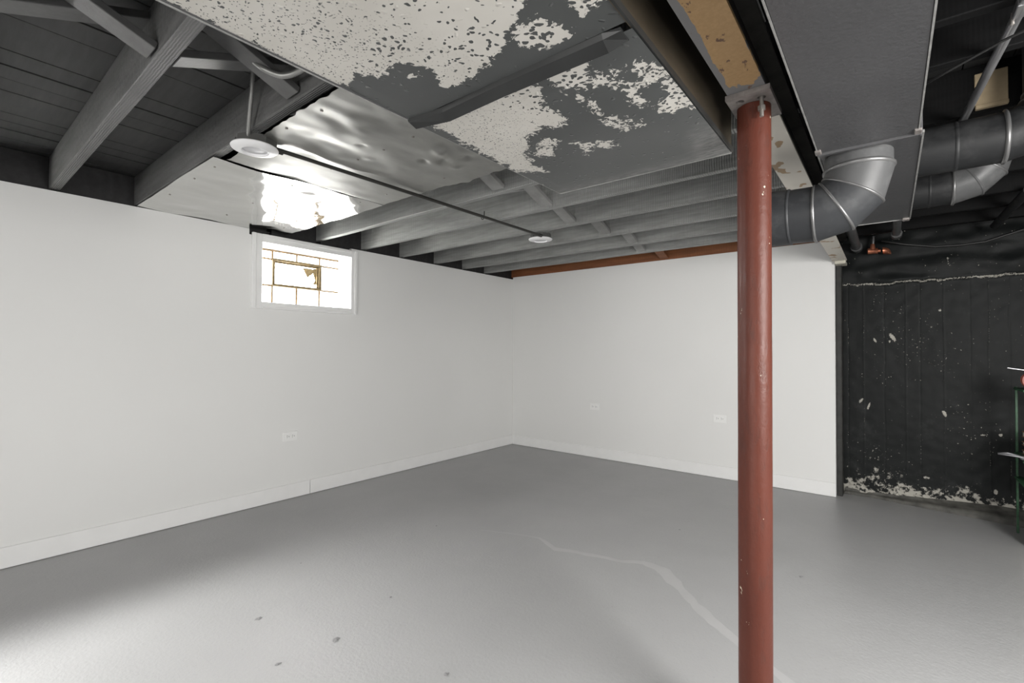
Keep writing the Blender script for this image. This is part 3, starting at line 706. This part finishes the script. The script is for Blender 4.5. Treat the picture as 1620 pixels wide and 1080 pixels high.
def branch(y, z, r, x1, label, mat_a, mat_b):
    e = empty('round_branch_duct', (EX1+.014, y, z), label, 'duct pipe')
    x0 = EX1+.0172; n = 36
    xm = x0+(x1-x0)*.45
    for a, b, k in ((x0, xm, 0), (xm, x1, 1)):
        bm = NB(); tube(bm, [(a, y, z), (b, y, z)], r-.001*k, n, False); put('pipe_length', bm, mat_a, e, True)
        if k == 0: bm = NB(); bead(bm, (b, y, z), (1, 0, 0), r-.001, .007, .0025, n); put('bead', bm, mat_a, e, True)
    bm = NB(); bead(bm, (x1, y, z), (1, 0, 0), r, .007, .006, n); put('bead', bm, MAT['ring'], e, True)
    A = arc_pts((x1, y, z+r+.045), r+.045, (0, 0, -1), (1, 0, 0), 0, 90, 3)
    for k in range(3):
        bm = NB(); tube(bm, [A[k][0], A[k+1][0]], r, n, False, [A[k][1], A[k+1][1]]); put('elbow_gore', bm, mat_b, e, True)
        bm = NB(); bead(bm, A[k+1][0], A[k+1][1], r-.001, .005, .004, n); put('bead', bm, MAT['ring'] if k else mat_b, e, True)
    bm = NB(); q = A[3][0]; tube(bm, [q, (q.x, q.y, ZP-.01)], r-.002, n, False); put('pipe_length', bm, mat_b, e, True)
branch(2.40, 1.965, .088, .325, 'thick black round duct leaving the narrow duct to the right, upper of two', MAT['pipe_black'], MAT['pipe_black'])
branch(3.17, 2.015, .086, .25, 'black round duct with a pale elbow behind and below the thicker one', MAT['pipe_black'], MAT['pipe_pale'])

# ================================================================ sheets nailed under the joists
def sheet(name, x0, x1, y0, y1, z, amp, mat, label, seed, nx=70, ny=90, ragged=.0, dent=(), sag=0, nails=()):
    bm = NB()
    def fn(s, t):
        yy = y0+t*(y1-y0); ox = ragged*mnoise.noise((0, yy*14, seed))
        xx = x0+s*(x1-x0) + ox*(s > .5); yy += ragged*mnoise.noise((xx*16, seed, 1))*(1 if t > .5 else -1)*(abs(t-.5)*2)**6
        h = amp*(mnoise.noise((xx*2.2, yy*3.4, seed)) + .55*mnoise.noise((xx*6, yy*4, seed+3)) + .22*mnoise.noise((xx*14, yy*11, seed+5)))
        for dx, dy, r, d in dent: h += d*math.exp(-((xx-dx)**2+(yy-dy)**2)/r**2)
        bay = abs(math.sin(math.pi*(yy-.86)/.41))
        z_ = z + (.010*max(0, 1-s*12) if seed == 11 else 0)
        return Vector((xx, yy, min(z_ - sag*bay + h*(.35+.65*bay)*min(1, .15+s*14), ZJ-.002)))
    V = grid(bm, nx, ny, fn)
    r = bmesh.ops.extrude_face_region(bm, geom=list(bm.faces))
    for v in r['geom']:
        if isinstance(v, bmesh.types.BMVert): v.co.z += .0008
    t = empty(name, ((x0+x1)/2, (y0+y1)/2, z), label, 'metal sheet')
    put('sheet', bm, mat, t, True, 60)
    for nxp, nyp in nails:
        p = fn((nxp-x0)/(x1-x0), (nyp-y0)/(y1-y0)); bm = NB(); lathe(bm, (nxp, nyp, p.z), [(0, -.0035), (.004, -.003), (.006, .0), (0, .001)], 10); put('nail_head', bm, MAT['bolt'], t, True)
    return t
sheet('metal_sheet', -3.77, -2.485, .846, 1.80, 2.102, .011, MAT['shiny'], 'shiny galvanised sheet under the joists above the window, reflecting it', 3, sag=.003,
      nails=[(-3.5, 1.28), (-3.1, 1.28), (-2.62, .90), (-2.9, .90), (-3.3, .9), (-3.55, 1.69), (-2.8, 1.69), (-2.58, 1.27), (-2.55, 1.68)])
sheet('metal_sheet', -2.14, -1.09, .872, 1.775, 2.086, .022, MAT['dull'], 'dented dull metal sheet under the joists beside the peeling duct', 11, ragged=.02, sag=.004,
      dent=[(-1.62, 1.50, .035, .016), (-1.55, 1.42, .03, -.016), (-1.7, 1.46, .025, .014), (-1.62, 1.60, .03, -.014), (-1.5, 1.55, .025, .012), (-1.78, 1.18, .02, .010), (-1.9, 1.30, .025, -.010)],
      nails=[(-1.95, 1.27), (-1.75, 1.27), (-1.55, 1.27), (-1.9, .91), (-1.65, .92), (-1.8, 1.68)], nx=90, ny=110)
sheet('metal_sheet', -2.483, -2.145, .905, 1.80, 2.105, .010, MAT['dull'], 'narrow strip of wavy metal sheet behind the near ceiling light', 19, ragged=.012, sag=.002, nx=30, nails=[(-2.2, 1.28), (-2.3, 1.69)])

# ================================================================ ceiling lights, conduit, cables
def light(x, y, z, label, r=.092, flat=False):
    t = empty('ceiling_light', (x, y, z), label, 'ceiling light')
    bm = NB()
    lathe(bm, (x, y, z), [(r*.53, .010), (r*.55, .001), (r*.60, .000), (r*.72, .004), (r*.97, .010), (r, .014), (r*.98, .018), (r*.6, .020), (0, .020)], 48)
    put('trim_ring', bm, MAT['lamp'], t, True, 50)
    bm = NB(); lathe(bm, (x, y, z), [(0, .006), (r*.40, .007), (r*.535, .011), (r*.535, .0145), (0, .0145)], 40); put('lens', bm, MAT['lens'], t, True, 50)
    bm = NB(); n = 8
    lathe(bm, (x, y+.01, z), [(.072, .020), (.080, .022), (.080, .055), (.06, .062), (0, .062)], 8); put('junction_box', bm, MAT['can'], t)
    for k in range(5):
        a = math.radians(150+k*24); bm = NB(); c = Vector((x+.081*math.cos(a), y+.01+.081*math.sin(a), z)); d = Vector((math.cos(a), math.sin(a), 0))
        oriented_box(bm, c+Vector((0, 0, .022)), c+Vector((0, 0, .050)), .006, .005, d); put('cooling_fin', bm, MAT['can'], t)
light(-2.112, .877, 2.037, 'white round ceiling light hanging beside the shiny metal sheet')
light(-2.142, 3.034, 2.052, 'white round ceiling light under the joists at the far end of the conduit', .094)
bm = NB(); tube(bm, [(-2.102, .952, 2.074), (-2.088, 1.9, 2.072), (-2.082, 2.95, 2.074)], .0095, 12)
ct = empty('conduit', (-2.1, 1.9, 2.084), 'thin dark conduit under the joists joining the two ceiling lights', 'conduit')
put('tube', bm, MAT['conduit'], ct, True, 50)
for y in (.975, 2.94):
    bm = NB(); tube(bm, [(-2.112+.015*(y-.975), y-.012, 2.074), (-2.112+.015*(y-.975), y+.02, 2.074)], .0135, 10); put('connector', bm, MAT['conduit'], ct)
bm = NB(); q = [(-2.090+.013*math.cos(a), 2.30, 2.072+.016*math.sin(a)) for a in [math.radians(k) for k in range(200, 380, 20)]] + [(-2.076, 2.30, 2.108)]; tube(bm, q, .003, 8); put('strap', bm, MAT['conduit'], ct)
# armoured cables
def armoured(name, pts, r, label, n=120):
    bm = NB(); P = []; R = []
    # Catmull-Rom through the points, ribbed
    Q = [Vector(p) for p in pts]; Q = [Q[0]*2-Q[1]] + Q + [Q[-1]*2-Q[-2]]
    for i in range(n+1):
        u = i/n*(len(Q)-3); k = min(int(u), len(Q)-4); f = u-k; a, b, c, d = Q[k:k+4]
        P.append(.5*((2*b)+(c-a)*f+(2*a-5*b+4*c-d)*f*f+(3*b-a-3*c+d)*f**3)); R.append(r*(1+.10*(i % 2)))
    tube(bm, P, R, 10); o = put(name, bm, MAT['armor'], None, True); return tag(o, label, 'cable')
armoured('armoured_cable', [(-2.10, .86, 2.070), (-2.055, .828, 2.085), (-2.0, .81, 2.16), (-1.962, .80, 2.215), (-1.93, .79, 2.29)], .0075, 'ribbed armoured cable rising from the near ceiling light to the subfloor', 60)
armoured('armoured_cable', [(-1.70, .70, 2.185), (-1.672, .722, 2.158), (-1.634, .765, 2.142), (-1.57, .795, 2.15), (-1.46, .81, 2.175)], .010, 'ribbed armoured cable curving into the joist bay beside the peeling duct', 80)
# bare conduit on the right, black conduit by the foundation wall
t = empty('conduit', (.25, 2.1, 2.095), 'bare silver conduit crossing under the black joists on the right', 'conduit')
bm = NB(); tube(bm, [(.279, 1.70, 2.094), (.222, 2.60, 2.094)], .0125, 14); put('tube', bm, MAT['silver'], t, True, 50)
bm = NB(); box(bm, .262, .345, 1.735, 1.80, 2.082, 2.108, .002); put('strap_plate', bm, MAT['silver'], t)
for x in (.262, .300):
    bm = NB(); lathe(bm, (x, 1.805, 2.075), [(0, -.004), (.005, -.002), (.005, .004), (.002, .03)], 10); put('screw', bm, MAT['bolt'], t)
bm = NB(); tube(bm, [(.602, 3.75, 2.085), (.585, 4.70, 2.085)], .024, 14)
tag(put('conduit', bm, MAT['pipe_black'], None, True, 50), 'black pipe running towards the foundation wall at the far right', 'conduit')
bm = NB(); tube(bm, [(.095, 1.97, 2.045), (.15, 1.93, 2.052), (.25, 1.85, 2.058), (.42, 1.75, 2.06), (.7, 1.6, 2.06)], .004, 8)
tag(put('cable', bm, MAT['cable'], None, True), 'thin black cable sagging under the black joists above the thick round duct', 'cable')
bm = NB(); tube(bm, [(-.041, 4.80, 2.085), (.1, 4.835, 2.045), (.28, 4.845, 2.005), (.42, 4.845, 1.998), (.553, 4.845, 2.005), (.75, 4.84, 2.065), (1.1, 4.84, 2.10)], .008, 8)
tag(put('cable', bm, MAT['cable'], None, True), 'black cable drooping along the top of the black foundation wall', 'cable')
# drain stubs and copper fitting behind the far end of the right duct
for x, z, r, ye, lab in ((-.205, 2.055, .030, 4.83, 'grey pipe stub beside the beam end, under the narrow duct'), (.048, 2.072, .024, 4.54, 'grey pipe stub right of the copper fitting')):
    t = empty('pipe_stub', (x, 4.5, z), lab, 'pipe')
    bm = NB(); tube(bm, [(x, 3.35, z), (x, ye, z)], r, 18); put('pipe_length', bm, MAT['pipe_pale'], t, True, 50)
    bm = NB(); tube(bm, [(x, ye-.06, z), (x, ye+.02, z)], r+.010, 18); put('hub', bm, MAT['pipe_pale'], t, True, 50)
t = empty('copper_fitting', (-.1, 4.8, 2.02), 'copper elbow and valve on a thin riser against the black wall', 'pipe')
bm = NB(); tube(bm, [(-.093, 4.80, ZJ+.02), (-.099, 4.80, 2.035)], .009, 12); put('riser', bm, MAT['silver'], t, True, 50)
bm = NB(); tube(bm, [(-.099, 4.80, 2.068), (-.100, 4.80, 2.055), (-.100, 4.80, 2.015)], [.013, .016, .022], 14); put('reducer', bm, MAT['copper'], t, True, 50)
bm = NB(); tube(bm, [(-.135, 4.80, 2.013), (-.128, 4.80, 2.013), (-.070, 4.80, 2.009), (-.066, 4.80, 2.009)], [.016, .025, .022, .025], 16); put('tee', bm, MAT['copper'], t, True, 50)
bm = NB(); tube(bm, [(-.066, 4.80, 2.009), (-.048, 4.80, 2.007)], .013, 14); put('nipple', bm, MAT['copper'], t, True, 50)
A = arc_pts((-.030, 4.80, 1.985), .022, (0, 0, 1), (1, 0, 0), -15, 110, 6)
bm = NB(); tube(bm, [a for a, b in A], [.027, .025, .024, .024, .024, .025, .028], 16); put('elbow', bm, MAT['copper'], t, True, 50)

# ================================================================ rack with odds and ends at the right edge
rx, ry = .66, 4.42
t = empty('storage_rack', (rx, ry, 0), 'green metal rack standing at the right edge before the black wall', 'rack')
for x in (rx, rx+.42):
    for y in (ry-.14, ry+.14):
        bm = NB(); box(bm, x-.006, x+.006, y-.006, y+.006, .0005, .97, .001); put('upright', bm, MAT['green'], t)
for z in (.36, .52, .95):
    bm = NB(); box(bm, rx-.012, rx+.432, ry-.15, ry+.15, z, z+.014, .002); put('shelf', bm, MAT['green'], t)
bm = NB(); box(bm, rx-.006, rx+.42, ry-.153, ry-.149, .012, .30, .001); put('front_panel', bm, MAT['cream'], t)
z = .628
hs = [.026, .032, .022, .030, .034]
names = ['brown', 'cream', 'brown', 'cream', 'brown']
desc = ['brown book at the bottom of the stack on the green rack', 'cream book second from the bottom of the stack on the green rack', 'brown book in the middle of the stack on the green rack', 'cream book under the topmost one on the green rack', 'brown book topmost of the stack on the green rack']
z = .5345
for k in range(5):
    b = empty('book', (rx+.14, ry-.02, z), desc[k], 'book', 'books stacked on the green rack'); w = .012*(k % 2)
    bm = NB(); box(bm, rx+.022+w, rx+.27, ry-.125, ry+.10, z+.0005, z+hs[k]-.0005, .001); put('page_block', bm, MAT['cream'], b)
    for zz in (z, z+hs[k]-.003):
        bm = NB(); box(bm, rx+.017+w, rx+.275, ry-.13, ry+.105, zz, zz+.003); put('cover', bm, MAT[names[k]], b)
    z += hs[k]+.0005
t = empty('hose_reel', (rx+.06, ry-.08, .964), 'red round reel standing on top of the green rack', 'reel')
for y in (ry-.11, ry-.06):
    bm = NB(); tube(bm, [(rx+.045, y-.005, 1.022), (rx+.045, y+.005, 1.022)], .055, 28); put('flange', bm, MAT['redpl'], t, True, 40)
bm = NB(); tube(bm, [(rx+.045, ry-.105, 1.022), (rx+.045, ry-.065, 1.022)], .03, 20); put('hub', bm, MAT['cream'], t, True, 40)
t = empty('pliers', (rx, ry-.1, .55), 'grey open-handled tool sticking out left from the green rack', 'tool')
for dy, nm in ((-.012, 'handle'), (.012, 'handle')):
    bm = NB(); tube(bm, [(rx-.125, ry-.15+dy*.2, .556), (rx-.08, ry-.155+dy*1.4, .560+dy*.3), (rx-.03, ry-.16+dy*1.2, .552), (rx+.02, ry-.165, .546)], .006, 10); put('handle', bm, MAT['greytool'], t, True)
bm = NB(); tube(bm, [(rx-.03, ry-.165, .548), (rx+.01, ry-.165, .543), (rx+.06, ry-.165, .542)], [.010, .022, .018], 12); put('jaw', bm, MAT['greytool'], t, True)
bm = NB(); tube(bm, [(rx-.07, ry-.08, 1.098), (rx+.10, ry-.08, 1.070)], .005, 8)
tag(put('metal_rod', bm, MAT['silver'], None, True, 50), 'thin pale rod lying across the red reel', 'rod')
t = empty('pail', (rx+.09, ry-.02, .374), 'pale green pail on the lower shelf of the green rack', 'pail')
bm = NB(); lathe(bm, (rx+.09, ry-.02, .375), [(0, 0), (.068, 0), (.075, .004), (.082, .115), (.086, .118), (.086, .124), (.079, .124), (.070, .008), (0, .008)], 32); put('body', bm, MAT['mint'], t, True, 45)
bm = NB(); tube(bm, [(rx+.09+.088*math.cos(a), ry-.10+.0*a, .490-.07*math.sin(a)) for a in [math.pi*k/14 for k in range(15)]], .0025, 6); put('handle', bm, MAT['silver'], t, True)
